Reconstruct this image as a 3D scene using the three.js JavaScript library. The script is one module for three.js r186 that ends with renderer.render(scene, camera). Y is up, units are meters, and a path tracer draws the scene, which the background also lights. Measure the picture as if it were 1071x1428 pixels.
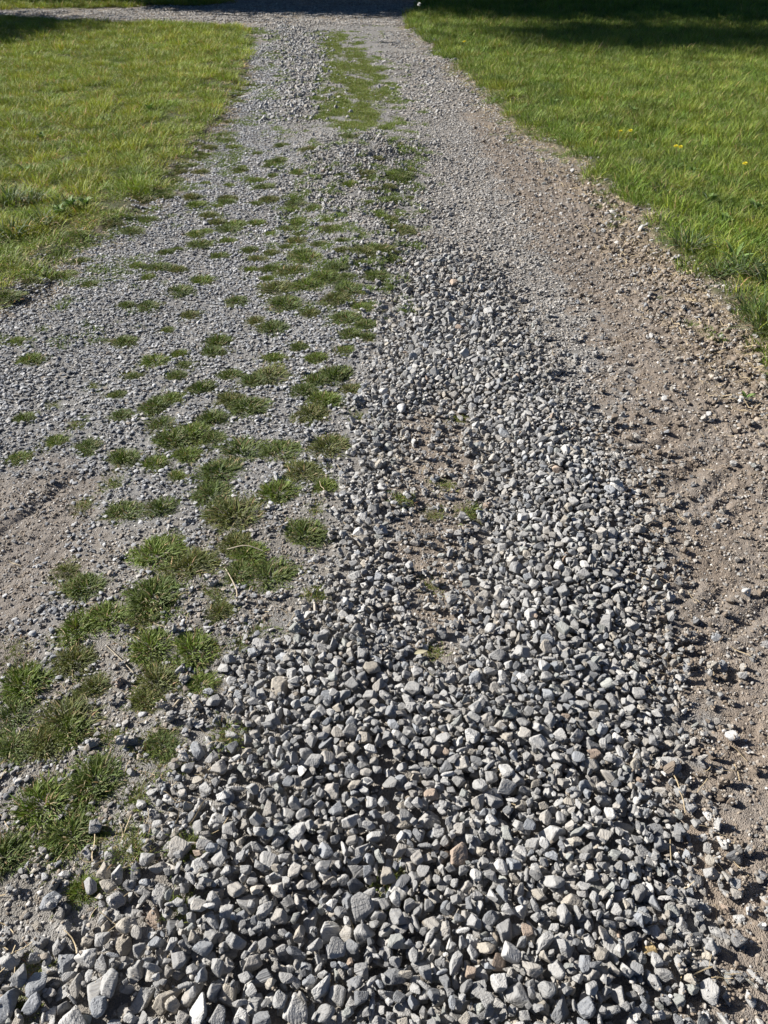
import * as THREE from 'three';
import { Sky } from 'three/addons/objects/Sky.js';
import { mergeGeometries, mergeVertices } from 'three/addons/utils/BufferGeometryUtils.js';
import { createNoise2D, createNoise3D } from 'simplex-noise';

// ───────────────────────── camera, sky, sun, exposure ─────────────────────────
const scene = new THREE.Scene();
const CAM_H = 1.55, PITCH = 37.2 * Math.PI / 180, FOV = 67.3;
const camera = new THREE.PerspectiveCamera(FOV, 768 / 1024, 0.05, 900);
camera.position.set(0, CAM_H, 0);
camera.rotation.set(-PITCH, 0, 0);
scene.add(camera);

const SUN_EL = 31 * Math.PI / 180;
const sunDir = new THREE.Vector3(-0.88, 0, -0.47).normalize().multiplyScalar(Math.cos(SUN_EL)); sunDir.y = Math.sin(SUN_EL);
const sky = new Sky(); sky.name = 'sky'; sky.scale.setScalar(800);
sky.userData = { kind: 'structure', label: 'clear blue daytime sky', category: 'sky' };
sky.material.uniforms.sunPosition.value.copy(sunDir);
sky.material.uniforms.turbidity.value = 2.5;
sky.material.uniforms.rayleigh.value = 0.8;
sky.material.uniforms.mieCoefficient.value = 0.003;
scene.add(sky);
scene.environmentIntensity = 0.1;

const sun = new THREE.DirectionalLight(new THREE.Color(1.0, 0.945, 0.87), 5);
sun.position.copy(sunDir).multiplyScalar(60);
sun.castShadow = true; sun.shadow.radius = 1;
sun.shadow.mapSize.set(4096, 4096);
Object.assign(sun.shadow.camera, { left: -30, right: 30, top: 30, bottom: -30, near: 1, far: 140 });
scene.add(sun); scene.add(sun.target); sun.target.position.set(0, 0, -12);

const renderer = new THREE.WebGLRenderer({ antialias: true });
renderer.toneMapping = THREE.LinearToneMapping;
renderer.toneMappingExposure = 1.9;
renderer.shadowMap.enabled = true;

// ───────────────────────── helpers ─────────────────────────
function rngOf(seed) { let a = seed >>> 0; return () => { a |= 0; a = a + 0x6D2B79F5 | 0; let t = Math.imul(a ^ a >>> 15, 1 | a); t = t + Math.imul(t ^ t >>> 7, 61 | t) ^ t; return ((t ^ t >>> 14) >>> 0) / 4294967296; }; }
const R0 = rngOf(7);
const n2 = createNoise2D(rngOf(11)), n3 = createNoise3D(rngOf(12)), n2b = createNoise2D(rngOf(13));
const clamp = (v, a = 0, b = 1) => Math.min(b, Math.max(a, v));
const smooth = (a, b, v) => { const t = clamp((v - a) / (b - a)); return t * t * (3 - 2 * t); };
const lerp = (a, b, t) => a + (b - a) * t;
const gauss = r => Math.sqrt(-2 * Math.log(1 - r() * 0.9999)) * Math.cos(6.2832 * r());
const taken = {};
function numbered(name) { const n = taken[name] = (taken[name] ?? -1) + 1; return n ? `${name}_${String(n).padStart(3, '0')}` : name; }
function tag(o, label, category, group, kind) { o.userData = { label, category }; if (group) o.userData.group = group; if (kind) o.userData.kind = kind; return o; }
function shadows(o) { o.castShadow = o.receiveShadow = true; return o; }

// photograph pixel (1071 x 1428) -> point on the level ground
const FP = 714 / Math.tan(FOV * Math.PI / 360), CP = Math.cos(PITCH), SP = Math.sin(PITCH);
function onGround(px, py) {
  const a = (px - 535.5) / FP, b = (714 - py) / FP, dy = b * CP - SP, dz = -b * SP - CP, t = -CAM_H / dy;
  return { x: a * t, z: dz * t, depth: t };
}
function inPicture(x, y, z) {
  const yy = y - CAM_H, depth = -z * CP - yy * SP, up = yy * CP - z * SP;
  return { px: 535.5 + FP * x / depth, py: 714 - FP * up / depth, depth };
}

// outlines on the ground
function outline(pixels, world = []) { return pixels.map(([x, y]) => { const p = onGround(x, y); return [p.x, p.z]; }).concat(world); }
function signed(poly, x, z) {            // metres inside (+) or outside (-)
  let best = 1e9, inside = false;
  for (let i = 0, j = poly.length - 1; i < poly.length; j = i++) {
    const [ax, az] = poly[j], [bx, bz] = poly[i], ex = bx - ax, ez = bz - az;
    const t = clamp(((x - ax) * ex + (z - az) * ez) / (ex * ex + ez * ez + 1e-12));
    const dx = x - ax - ex * t, dz = z - az - ez * t, d = dx * dx + dz * dz;
    if (d < best) best = d;
    if ((az > z) !== (bz > z) && x < (bx - ax) * (z - az) / (bz - az) + ax) inside = !inside;
  }
  return (inside ? 1 : -1) * Math.sqrt(best);
}
const wob = (x, z, s, a) => a * (n2(x / s, z / s) + 0.5 * n2(x / s * 2.3 + 9, z / s * 2.3) + 0.25 * n2b(x / s * 5.1, z / s * 5.1));

const DRIVE = outline([[335, 37], [347, 55], [340, 80], [336, 110], [322, 135], [297, 170], [268, 203], [242, 225], [226, 255], [198, 280], [150, 312], [110, 333], [82, 345], [60, 380], [40, 405], [0, 428]],
  [[-3.2, -3.4], [-5, -2.2], [-7, -1], [-7, 3.5], [2.1, 3.5], [1.95, -0.5], [1.9, -2]])
  .concat(outline([[1085, 520], [1066, 485], [1040, 432], [985, 388], [915, 345], [908, 300], [880, 285], [830, 250], [800, 215], [742, 190], [720, 165], [690, 130], [640, 90], [600, 60], [568, 33], [470, 30]]));
const LANE = outline([[-1500, 24], [0, 15], [270, 8], [320, 3], [330, -10], [350, -18], [620, -18], [590, 4], [575, 22], [566, 36], [335, 39], [0, 28], [-1500, 58]]);
const MEDIAN = outline([[447, 45], [475, 45], [500, 70], [535, 95], [545, 130], [550, 185], [500, 190], [455, 185], [448, 160], [455, 120], [450, 80]]);
const DIRT_R = outline([[640, 150], [690, 160], [750, 225], [830, 262], [900, 310], [985, 392], [1071, 500], [1300, 800], [1300, 1428], [1400, 1900], [1000, 1900], [985, 1428], [970, 1200], [930, 1050], [918, 900], [890, 790], [855, 680], [845, 560], [835, 480], [790, 400], [740, 330]]);
const DIRT_L = outline([[-260, 690], [0, 662], [110, 640], [150, 680], [130, 770], [90, 830], [60, 900], [30, 960], [-60, 1010], [-260, 1040]]);
const DIRT_MID = outline([[130, 760], [300, 720], [470, 690], [462, 760], [440, 865], [370, 890], [300, 955], [255, 1050], [200, 1130], [130, 1200], [60, 1320], [-20, 1370], [-60, 1150], [20, 1010], [100, 900]]);
const GAP = outline([[556, 600], [610, 570], [655, 600], [668, 680], [668, 745], [650, 800], [642, 870], [618, 925], [590, 915], [570, 860], [562, 800], [545, 740], [552, 680]]);
const STONES = outline([[500, 575], [492, 640], [488, 705], [460, 755], [450, 835], [425, 880], [365, 898], [318, 930], [292, 965], [262, 1060], [225, 1120], [145, 1195], [120, 1260], [60, 1320], [0, 1350], [-80, 1430], [-400, 1900], [1000, 1900], [1010, 1428], [1000, 1280], [985, 1180], [955, 1060], [948, 940], [930, 830], [905, 720], [880, 650], [815, 600], [770, 540], [745, 470], [725, 410], [690, 370], [640, 345], [590, 340], [548, 370], [535, 430], [528, 500]]);
const MOUND = outline([[410, 235], [440, 205], [500, 195], [570, 200], [580, 235], [560, 265], [575, 300], [550, 350], [545, 400], [520, 400], [500, 340], [440, 310], [405, 270]]);
const MIDGRASS = outline([[365, 390], [395, 300], [412, 255], [440, 300], [520, 330], [540, 250], [580, 205], [582, 250], [570, 300], [545, 390], [520, 470], [440, 430]]);
const STRIP = outline([[385, 30], [440, 42], [452, 80], [455, 120], [450, 160], [430, 200], [405, 205], [385, 170], [395, 120], [388, 80]]);
const CHIPS_L = outline([[-400, 470], [0, 430], [80, 360], [150, 320], [230, 260], [300, 180], [335, 110], [345, 60], [385, 60], [390, 180], [420, 220], [405, 270], [500, 340], [530, 430], [520, 520], [500, 600], [480, 690], [420, 860], [300, 950], [200, 1120], [60, 1300], [-100, 1200], [-400, 700]]);
const LANE_R = outline([[545, 45], [570, 40], [640, 95], [720, 170], [760, 240], [810, 300], [850, 420], [860, 560], [900, 700], [920, 800], [760, 560], [560, 400], [585, 220], [550, 150]]);
const reach = new Map();
function beyond(poly, x, z, m) { let b = reach.get(poly); if (!b) { b = [1e9, -1e9, 1e9, -1e9]; for (const [px, pz] of poly) { b[0] = Math.min(b[0], px); b[1] = Math.max(b[1], px); b[2] = Math.min(b[2], pz); b[3] = Math.max(b[3], pz); } reach.set(poly, b); } return x < b[0] - m || x > b[1] + m || z < b[2] - m || z > b[3] + m; }
const near = (poly, x, z, w, j = 0, s = 0.25) => { if (beyond(poly, x, z, w + 1.8 * j)) return 0; const d = signed(poly, x, z) + (j ? wob(x, z, s, j) : 0); return smooth(-w, w, d); };
const inDrive = (x, z) => Math.max(near(DRIVE, x, z, 0.07, 0.1, 0.35), near(LANE, x, z, 0.15, 0.1, 0.6));

// height of the bare ground
const moundC = onGround(495, 222), moundD = onGround(500, 330);
function height(x, z) {
  let h = 0.018 * n2(x * 0.45, z * 0.45) + 0.008 * n2b(x * 1.3, z * 1.3);
  const far = smooth(14, 5, Math.hypot(x, z));
  if (z > -30 && Math.abs(x) < 20) {
    const dr = inDrive(x, z);
    h += 0.03 * (1 - dr);
    h += 0.13 * Math.exp(-(((x - moundC.x) / 0.5) ** 2 + ((z - moundC.z) / 0.85) ** 2)) + 0.045 * Math.exp(-(((x - moundD.x) / 0.3) ** 2 + ((z - moundD.z) / 0.8) ** 2));
    if (far > 0 && dr > 0.02) {
      const dR = near(DIRT_R, x, z, 0.12, 0.08), dL = near(DIRT_L, x, z, 0.1, 0.05);
      const k = far * dr;
      h += k * 0.003 * n2(x * 14, z * 14);
      if (dR > 0) {                                      // churned, cloddy edge with tyre combing
        const r = 1 - Math.abs(n2(x * 7, z * 5)), q = 1 - Math.abs(n2b(x * 19, z * 16));
        const edge = smooth(0.95, 1.75, x);
        h += k * dR * (edge * (0.024 * r * r - 0.01) + (0.004 + 0.011 * edge) * q * q + 0.004 * n2(x * 34, z * 34) + 0.0025 * n2b(x * 75, z * 75));
        h += k * dR * 0.008 * Math.sin((z * 0.85 + x * 0.5) * 70 + 3 * n2(x * 3, z * 3)) * smooth(0.25, 0.05, Math.abs(x - 1.02 + 0.05 * n2(z, 3))) * smooth(-0.3, 0.4, n2b(x * 2 + 5, z * 1.6));
      }
      if (dL > 0) {
        const a = onGround(0, 742), b = onGround(130, 650), ex = b.x - a.x, ez = b.z - a.z, L = Math.hypot(ex, ez);
        const off = ((x - a.x) * ez - (z - a.z) * ex) / L + 0.02 * n2(x * 4, z * 4), along = ((x - a.x) * ex + (z - a.z) * ez) / L;
        const run = smooth(L * 1.15, L * 0.9, along);
        h += k * dL * (0.004 * n2b(x * 30, z * 30) + 0.003 * n2(x * 60, z * 60));
        h -= k * dL * run * (0.014 * Math.exp(-((off / 0.03) ** 2)) + 0.008 * smooth(-0.01, -0.05, off) * smooth(-0.35, -0.2, off));
      }
    }
  }
  return h;
}

// ───────────────────────── textures ─────────────────────────
function dataTexture(size, fn, srgb) {
  const d = new Uint8Array(size * size * 4);
  for (let j = 0; j < size; j++) for (let i = 0; i < size; i++) {
    const c = fn(i / size, j / size), k = (j * size + i) * 4;
    d[k] = clamp(c[0]) * 255; d[k + 1] = clamp(c[1]) * 255; d[k + 2] = clamp(c[2]) * 255; d[k + 3] = 255;
  }
  const t = new THREE.DataTexture(d, size, size); t.wrapS = t.wrapT = THREE.RepeatWrapping; t.magFilter = THREE.LinearFilter; t.minFilter = THREE.LinearMipmapLinearFilter; t.generateMipmaps = true;
  if (srgb) t.colorSpace = THREE.SRGBColorSpace; t.needsUpdate = true; return t;
}
const tileNoise = (f, seed) => { const nn = createNoise3D(rngOf(seed)), n4 = createNoise3D(rngOf(seed + 1)); const r = f / 6.2832; return (u, v) => { const a = u * 6.2832, b = v * 6.2832; return 0.5 * (nn(Math.cos(a) * r, Math.sin(a) * r, Math.cos(b) * r * 0.97 + 3) + n4(Math.sin(b) * r, Math.cos(b) * r, Math.sin(a) * r + 7)); }; };
const tA = tileNoise(12, 21), tB = tileNoise(40, 23), tC = tileNoise(110, 25), tD = tileNoise(230, 27);
const soilMap = dataTexture(1024, (u, v) => { const a = tB(u, v), b = tC(u, v), c = tD(u, v), k = 0.86 + 0.09 * a + 0.13 * b + 0.16 * c; return [k, k * (1 - 0.02 * a), k * (1 - 0.05 * a)]; });
const soilBump = dataTexture(1024, (u, v) => { const b = tC(u, v), c = tD(u, v), k = 0.5 + 0.22 * tB(u, v) + 0.3 * Math.abs(b) + 0.3 * c; return [k, k, k]; });
const rockMap = dataTexture(512, (u, v) => { const a = tA(u, v), b = tB(u, v), c = tC(u, v); let k = 0.86 + 0.1 * a + 0.12 * b + 0.12 * c; if (Math.abs(a + 0.3 * b) < 0.02) k += 0.14; return [k * (1 + 0.02 * b), k, k * (1 - 0.03 * b)]; });
const rockBump = dataTexture(512, (u, v) => { const k = 0.5 + 0.3 * tA(u, v) + 0.28 * tB(u, v) + 0.22 * tC(u, v); return [k, k, k]; });
const barkBump = dataTexture(256, (u, v) => { const k = 0.5 + 0.5 * Math.sin(u * 6.2832 * 14 + 3 * tA(u, v * 0.5) + 2 * tB(u, v)); return [k, k, k]; });

// ───────────────────────── ground ─────────────────────────
function ticks(from, dense0, dense1, to, step, growth) {
  const t = []; for (let v = dense0; v <= dense1 + 1e-9; v += step) t.push(v);
  let s = step, v = dense1; while (v < to) { s *= growth; v += s; t.push(v); }
  s = step; v = dense0; const b = []; while (v > from) { s *= growth; v -= s; b.push(v); }
  return b.reverse().concat(t);
}
const C = (r, g, b) => [r, g, b];
const SOIL = C(0.235, 0.19, 0.148), DUST = C(0.24, 0.217, 0.187), GREYBED = C(0.24, 0.235, 0.225), TURFSOIL = C(0.075, 0.085, 0.032), MIDBED = C(0.235, 0.218, 0.19), STRAWBED = C(0.23, 0.18, 0.12);
function groundColour(x, z, out) {
  let c = GREYBED.slice();
  const mixTo = (d, t) => { for (let i = 0; i < 3; i++) c[i] += (d[i] - c[i]) * t; };
  const dr = (z > -40 && Math.abs(x) < 32) ? inDrive(x, z) : 0;
  if (dr > 0) {
    mixTo(DUST, near(LANE_R, x, z, 0.25, 0.15) * 0.6);
    mixTo(MIDBED, near(DIRT_MID, x, z, 0.12, 0.1) * 0.9);
    mixTo(DUST, near(STONES, x, z, 0.1, 0.05) * 0.7);
    mixTo(SOIL, near(GAP, x, z, 0.07, 0.06) * 0.75);
    mixTo(SOIL, near(DIRT_L, x, z, 0.1, 0.08) * 0.55);
    mixTo(SOIL, near(DIRT_R, x, z, 0.1, 0.12) * (0.8 + 0.2 * n2(x * 3, z * 3)));
    mixTo(STRAWBED, smooth(x > 0 ? 0.5 : 0.3, 0.02, signed(DRIVE, x, z) + wob(x, z, 0.3, 0.09)) * 0.8);
  }
  mixTo(TURFSOIL, 1 - dr);
  const k = 1 + 0.1 * n2(x * 2.1, z * 2.1) + 0.08 * n2b(x * 9, z * 9);
  out.push(c[0] * k, c[1] * k, c[2] * k);
}
{
  const xs = ticks(-260, -2.0, 2.3, 260, 0.011, 1.09), zs = ticks(-320, -4.4, -0.5, 120, 0.011, 1.055);
  const nx = xs.length, nz = zs.length, pos = new Float32Array(nx * nz * 3), uv = new Float32Array(nx * nz * 2), col = [], idx = [];
  let p = 0, q = 0;
  for (let j = 0; j < nz; j++) for (let i = 0; i < nx; i++) {
    const x = xs[i], z = zs[j]; pos[p++] = x; pos[p++] = height(x, z); pos[p++] = z; uv[q++] = x / 0.7; uv[q++] = z / 0.7; groundColour(x, z, col);
    if (i && j) { const a = (j - 1) * nx + i - 1, b = a + 1, c = a + nx, d = c + 1; idx.push(a, c, b, b, c, d); }
  }
  const g = new THREE.BufferGeometry(); g.setAttribute('position', new THREE.BufferAttribute(pos, 3)); g.setAttribute('uv', new THREE.BufferAttribute(uv, 2)); g.setAttribute('color', new THREE.BufferAttribute(new Float32Array(col), 3)); g.setIndex(idx); g.computeVertexNormals();
  const m = new THREE.MeshStandardMaterial({ vertexColors: true, map: soilMap, bumpMap: soilBump, bumpScale: 0.006, roughness: 0.97 });
  const ground = shadows(new THREE.Mesh(g, m)); ground.name = 'ground'; tag(ground, 'dusty soil bed of the drive and lawn', 'ground', null, 'structure'); scene.add(ground);
  console.log('ground', nx, nz, idx.length / 3);
}

// tufts that can be told apart: x, y of the middle and breadth, in pixels
const tufts = [
  20, 1035, 60, 65, 1028, 60, 100, 1013, 60, 156, 1016, 26, 227, 1033, 50, 60, 1111, 76, 134, 1080, 74, 100, 1156, 70, 156, 1161, 46, 227, 1070, 44, 202, 1106, 30, 4, 1186, 84, 116, 1232, 54, 189, 1184, 32, 50, 1343, 34, 36, 1393, 32, 322, 1022, 34, 265, 1181, 20, 548, 1227, 28, 260, 1257, 14,
  78, 606, 35, 123, 613, 35, 28, 628, 30, 174, 630, 52, 217, 638, 40, 247, 655, 30, 161, 667, 24, 115, 694, 24, 242, 606, 58, 297, 605, 44, 338, 622, 66, 393, 625, 66, 459, 620, 66, 262, 628, 42, 307, 653, 64, 423, 655, 52, 388, 683, 62, 454, 676, 40, 297, 683, 56, 328, 713, 84, 175, 705, 56, 225, 700, 56, 426, 739, 68, 443, 708, 26,
  222, 769, 84, 265, 786, 74, 330, 754, 50, 348, 769, 46, 335, 794, 50, 378, 799, 72, 93, 790, 36, 121, 814, 62, 217, 830, 76, 205, 855, 50, 156, 855, 66, 111, 870, 66, 297, 824, 24, 307, 850, 42, 360, 875, 20, 340, 896, 20, 18, 905, 36, 106, 915, 56, 212, 897, 68, 272, 902, 76, 222, 943, 64, 207, 970, 48, 282, 948, 42, 134, 950, 48, 35, 948, 70, 20, 988, 66, 96, 996, 78, 438, 829, 14,
  34, 573, 32, 43, 494, 34, 25, 470, 24, 174, 467, 36, 149, 466, 20, 171, 572, 32, 164, 542, 28, 131, 530, 18, 106, 582, 18, 76, 555, 20, 186, 517, 28, 247, 517, 30, 257, 502, 26, 218, 497, 44, 250, 487, 26, 305, 470, 44, 298, 484, 36, 217, 560, 48, 240, 550, 34, 282, 535, 42, 322, 552, 42, 348, 562, 62, 322, 517, 36, 378, 522, 60, 355, 528, 40, 383, 494, 34, 418, 479, 30, 441, 494, 34, 423, 542, 42, 469, 520, 50, 443, 528, 36, 489, 540, 34, 454, 555, 46, 436, 572, 50, 227, 583, 44, 267, 598, 56, 297, 577, 48,
  398, 421, 58, 388, 401, 52, 383, 452, 44, 428, 396, 48, 454, 386, 42, 433, 361, 42, 469, 376, 40, 358, 441, 28, 433, 434, 34, 469, 416, 44, 484, 441, 40, 504, 426, 38, 509, 451, 34, 489, 464, 38, 484, 484, 28, 512, 467, 28, 192, 366, 26, 222, 368, 44, 247, 371, 30, 207, 383, 24, 252, 401, 38, 282, 386, 34, 176, 421, 28, 207, 421, 34, 265, 431, 30, 234, 451, 24, 333, 415, 30, 287, 318, 26, 232, 346, 24, 247, 341, 20, 307, 351, 26, 348, 343, 26, 360, 356, 26, 350, 371, 22, 378, 371, 30, 358, 305, 28, 403, 313, 30, 446, 341, 24,
  113, 358, 28, 45, 393, 28, 73, 381, 34, 15, 416, 44, 126, 393, 24, 156, 308, 30, 108, 325, 36, 267, 272, 28, 318, 272, 30, 415, 305, 30, 440, 285, 26, 400, 340, 24, 318, 330, 22, 590, 520, 14, 604, 716, 22, 618, 672, 22, 645, 709, 30, 660, 712, 18, 500, 575, 26, 602, 905, 26, 598, 810, 12, 636, 582, 16, 562, 700, 14,
];
{ // more of them, smaller with distance, up the middle of the drive and along the bluish gravel
  const r = rngOf(66), UPPER = [[200, 290], [300, 190], [395, 180], [410, 240], [390, 370], [250, 330], [190, 320]], flat = (p, x, z) => { let c = false; for (let i = 0, j = p.length - 1; i < p.length; j = i++) if ((p[i][1] > z) !== (p[j][1] > z) && x < (p[j][0] - p[i][0]) * (z - p[i][1]) / (p[j][1] - p[i][1]) + p[i][0]) c = !c; return c; };
  for (const [poly, n] of [[MIDGRASS, 30], [MOUND, 26], [outline(UPPER), 36], [outline([[130, 325], [230, 250], [300, 165], [336, 105], [352, 105], [325, 180], [265, 245], [170, 340], [60, 400]]), 24]]) for (let k = 0, t = 0; k < n && t < 4000; t++) { const x = lerp(-3, 1, r()), z = lerp(-12, -3, r()); if (!flat(poly, x, z)) continue; const p = inPicture(x, 0, z); tufts.push(Math.round(p.px), Math.round(p.py), Math.round((0.08 + 0.1 * r()) * FP / p.depth)); k++; }
}
const tuftSpots = []; for (let i = 0; i < tufts.length; i += 3) { const g0 = onGround(tufts[i], tufts[i + 1]), g = onGround(tufts[i], tufts[i + 1] + 4 + 0.018 * FP / g0.depth * 0.6); tuftSpots.push([g.x, g.z, tufts[i + 2] * g0.depth / FP * 0.46]); }
const tuftGrid = new Map(); for (const t of tuftSpots) for (let a = -1; a <= 1; a++) for (let b = -1; b <= 1; b++) { const k = (Math.floor(t[0] / 0.2) + a) * 1000 + Math.floor(t[1] / 0.2) + b; if (!tuftGrid.has(k)) tuftGrid.set(k, []); tuftGrid.get(k).push(t); }
const inTuft = (x, z) => (tuftGrid.get(Math.floor(x / 0.2) * 1000 + Math.floor(z / 0.2)) ?? []).some(t => (x - t[0]) ** 2 + (z - t[1]) ** 2 < t[2] * t[2]);

// ───────────────────────── rocks ─────────────────────────
const OFFS = [[0, 0], [0.31, 0.17], [0.62, 0.43], [0.11, 0.77], [0.83, 0.29]];
function rockGeometry(seed, detail, flat, width, sharp, planes, rough) {   // long axis 1, angular with worn edges
  const r = rngOf(seed), N = []; let tries = 0;
  while (N.length < planes && tries++ < 400) {
    const v = new THREE.Vector3(gauss(r), gauss(r), gauss(r)).normalize();
    if (N.every(o => o[0].dot(v) < 0.66)) N.push([v, 0.62 + 0.42 * r()]);
  }
  let g = new THREE.IcosahedronGeometry(1, detail); g.deleteAttribute('normal'); g.deleteAttribute('uv'); g = mergeVertices(g, 1e-4);
  const P = g.attributes.position, v = new THREE.Vector3(), ox = r() * 50;
  for (let i = 0; i < P.count; i++) {
    v.fromBufferAttribute(P, i).normalize();
    let s = 0; for (const [n, d] of N) { const k = n.dot(v); if (k > 0) s += Math.pow(k / d, sharp); }
    let rad = Math.pow(s, -1 / sharp); rad = Math.min(rad, 1.5);
    rad *= 1 + rough * n3(v.x * 2.2 + ox, v.y * 2.2, v.z * 2.2) + rough * 0.5 * n3(v.x * 5.5, v.y * 5.5 + ox, v.z * 5.5);
    v.multiplyScalar(rad); P.setXYZ(i, v.x, v.y * flat, v.z * width);
  }
  g.computeBoundingBox(); const b = g.boundingBox, L = Math.max(b.max.x - b.min.x, b.max.z - b.min.z), c = b.getCenter(new THREE.Vector3());
  g.translate(-c.x, -c.y, -c.z); g.scale(1 / L, 1 / L, 1 / L); g.computeVertexNormals();
  const uv = [], o = OFFS[seed % 5]; for (let i = 0; i < P.count; i++) uv.push(P.getX(i) * 0.22 + P.getY(i) * 0.13 + o[0], P.getZ(i) * 0.22 + P.getY(i) * 0.17 + o[1]);
  g.setAttribute('uv', new THREE.Float32BufferAttribute(uv, 2));
  g.userData.low = flat; return g;
}
const rockShapes = [], rockPoints = []; { const r = rngOf(31); for (let i = 0; i < 22; i++) { const a = [i % 5 === 2 ? lerp(0.33, 0.45, r()) : lerp(0.5, 0.85, r()), i % 6 === 5 ? 0.45 : lerp(0.55, 0.95, r()), lerp(45, 95, r()), 6 + Math.floor(r() * 4), 0.028]; rockShapes.push(rockGeometry(100 + i, 7, ...a)); rockPoints.push(rockGeometry(100 + i, 3, ...a)); } }
const chipShapes = []; { const r = rngOf(32); for (let i = 0; i < 8; i++) chipShapes.push(rockGeometry(140 + i, 2, lerp(0.28, 0.5, r()), lerp(0.5, 0.9, r()), 30, 8, 0.04)); }
const gritShapes = []; { const r = rngOf(33); for (let i = 0; i < 4; i++) gritShapes.push(rockGeometry(160 + i, 1, lerp(0.5, 0.8, r()), lerp(0.7, 0.95, r()), 9, 7, 0.06)); }
const rockMaterial = (c, bump = 0.0025) => new THREE.MeshStandardMaterial({ color: new THREE.Color().setRGB(...c), map: rockMap, bumpMap: rockBump, bumpScale: bump, roughness: 0.9 });
const TONES = {      // stone colours, dry
  grey: [0.365, 0.36, 0.346], mid: [0.295, 0.292, 0.283], blue: [0.285, 0.297, 0.31], dark: [0.2, 0.204, 0.208], pale: [0.48, 0.474, 0.455], buff: [0.40, 0.366, 0.31], tan: [0.38, 0.30, 0.235], yellow: [0.55, 0.41, 0.2], green: [0.32, 0.328, 0.305], soil: [0.2, 0.162, 0.125], warm: [0.365, 0.345, 0.312],
};
const toneMaterials = Object.fromEntries(Object.entries(TONES).map(([k, c]) => [k, rockMaterial(c)]));
const plainRock = rockMaterial([1, 1, 1]), plainChip = rockMaterial([1, 1, 1], 0.002), plainGrit = new THREE.MeshStandardMaterial({ roughness: 0.95 });
function pickTone(r) { const t = r(); return t < 0.33 ? 'grey' : t < 0.50 ? 'mid' : t < 0.58 ? 'blue' : t < 0.65 ? 'dark' : t < 0.77 ? 'pale' : t < 0.91 ? 'warm' : t < 0.95 ? 'green' : t < 0.995 ? 'buff' : 'tan'; }

// height of what has been laid so far, for stones that rest on one another
const HX0 = -1.9, HX1 = 2.3, HZ0 = -9.2, HZ1 = -0.45, HC = 0.005, HW = Math.ceil((HX1 - HX0) / HC), HH = Math.ceil((HZ1 - HZ0) / HC);
const heap = new Float32Array(HW * HH), kept = new Uint8Array(HW * HH);
{ // the ground's height on a coarser lattice, read off between its points
  const S = 4, w = Math.ceil(HW / S) + 2, h = Math.ceil(HH / S) + 2, co = new Float32Array(w * h);
  for (let j = 0; j < h; j++) for (let i = 0; i < w; i++) co[j * w + i] = height(HX0 + i * S * HC, HZ0 + j * S * HC);
  for (let j = 0; j < HH; j++) for (let i = 0; i < HW; i++) { const a = Math.floor(i / S), b = Math.floor(j / S), u = i / S - a, v = j / S - b, k = b * w + a; heap[j * HW + i] = lerp(lerp(co[k], co[k + 1], u), lerp(co[k + w], co[k + w + 1], u), v); }
}
const cell = (x, z) => { const i = Math.floor((x - HX0) / HC), j = Math.floor((z - HZ0) / HC); return i < 0 || j < 0 || i >= HW || j >= HH ? -1 : j * HW + i; };
const tmpV = new THREE.Vector3(), tmpQ = new THREE.Quaternion(), tmpE = new THREE.Euler(), tmpM = new THREE.Matrix4(), tmpS = new THREE.Vector3();
function turned(shape, quat, size) { // corner points of the turned stone about its centre
  const P = shape.attributes.position, out = new Float32Array(P.count * 3);
  for (let i = 0; i < P.count; i++) { tmpV.fromBufferAttribute(P, i).multiplyScalar(size).applyQuaternion(quat); out[i * 3] = tmpV.x; out[i * 3 + 1] = tmpV.y; out[i * 3 + 2] = tmpV.z; }
  return out;
}
function restAt(pts, x, z, avoid) {
  let y = -1e9, hit = 0;
  for (let i = 0; i < pts.length; i += 3) { const k = cell(x + pts[i], z + pts[i + 2]); if (k < 0) return null; if (avoid && kept[k]) { if (++hit > pts.length * 0.035) return null; } if (pts[i + 1] < 0) y = Math.max(y, heap[k] - pts[i + 1]); }
  return y;
}
function lay(pts, x, y, z, keep) { for (let i = 0; i < pts.length; i += 3) { const k = cell(x + pts[i], z + pts[i + 2]); if (k >= 0) { if (pts[i + 1] > 0 && y + pts[i + 1] > heap[k]) heap[k] = y + pts[i + 1]; if (keep) kept[k] = 1; } } }

const stones = [];     // {shape, x, y, z, q, size, tone, pick, where}
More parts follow.
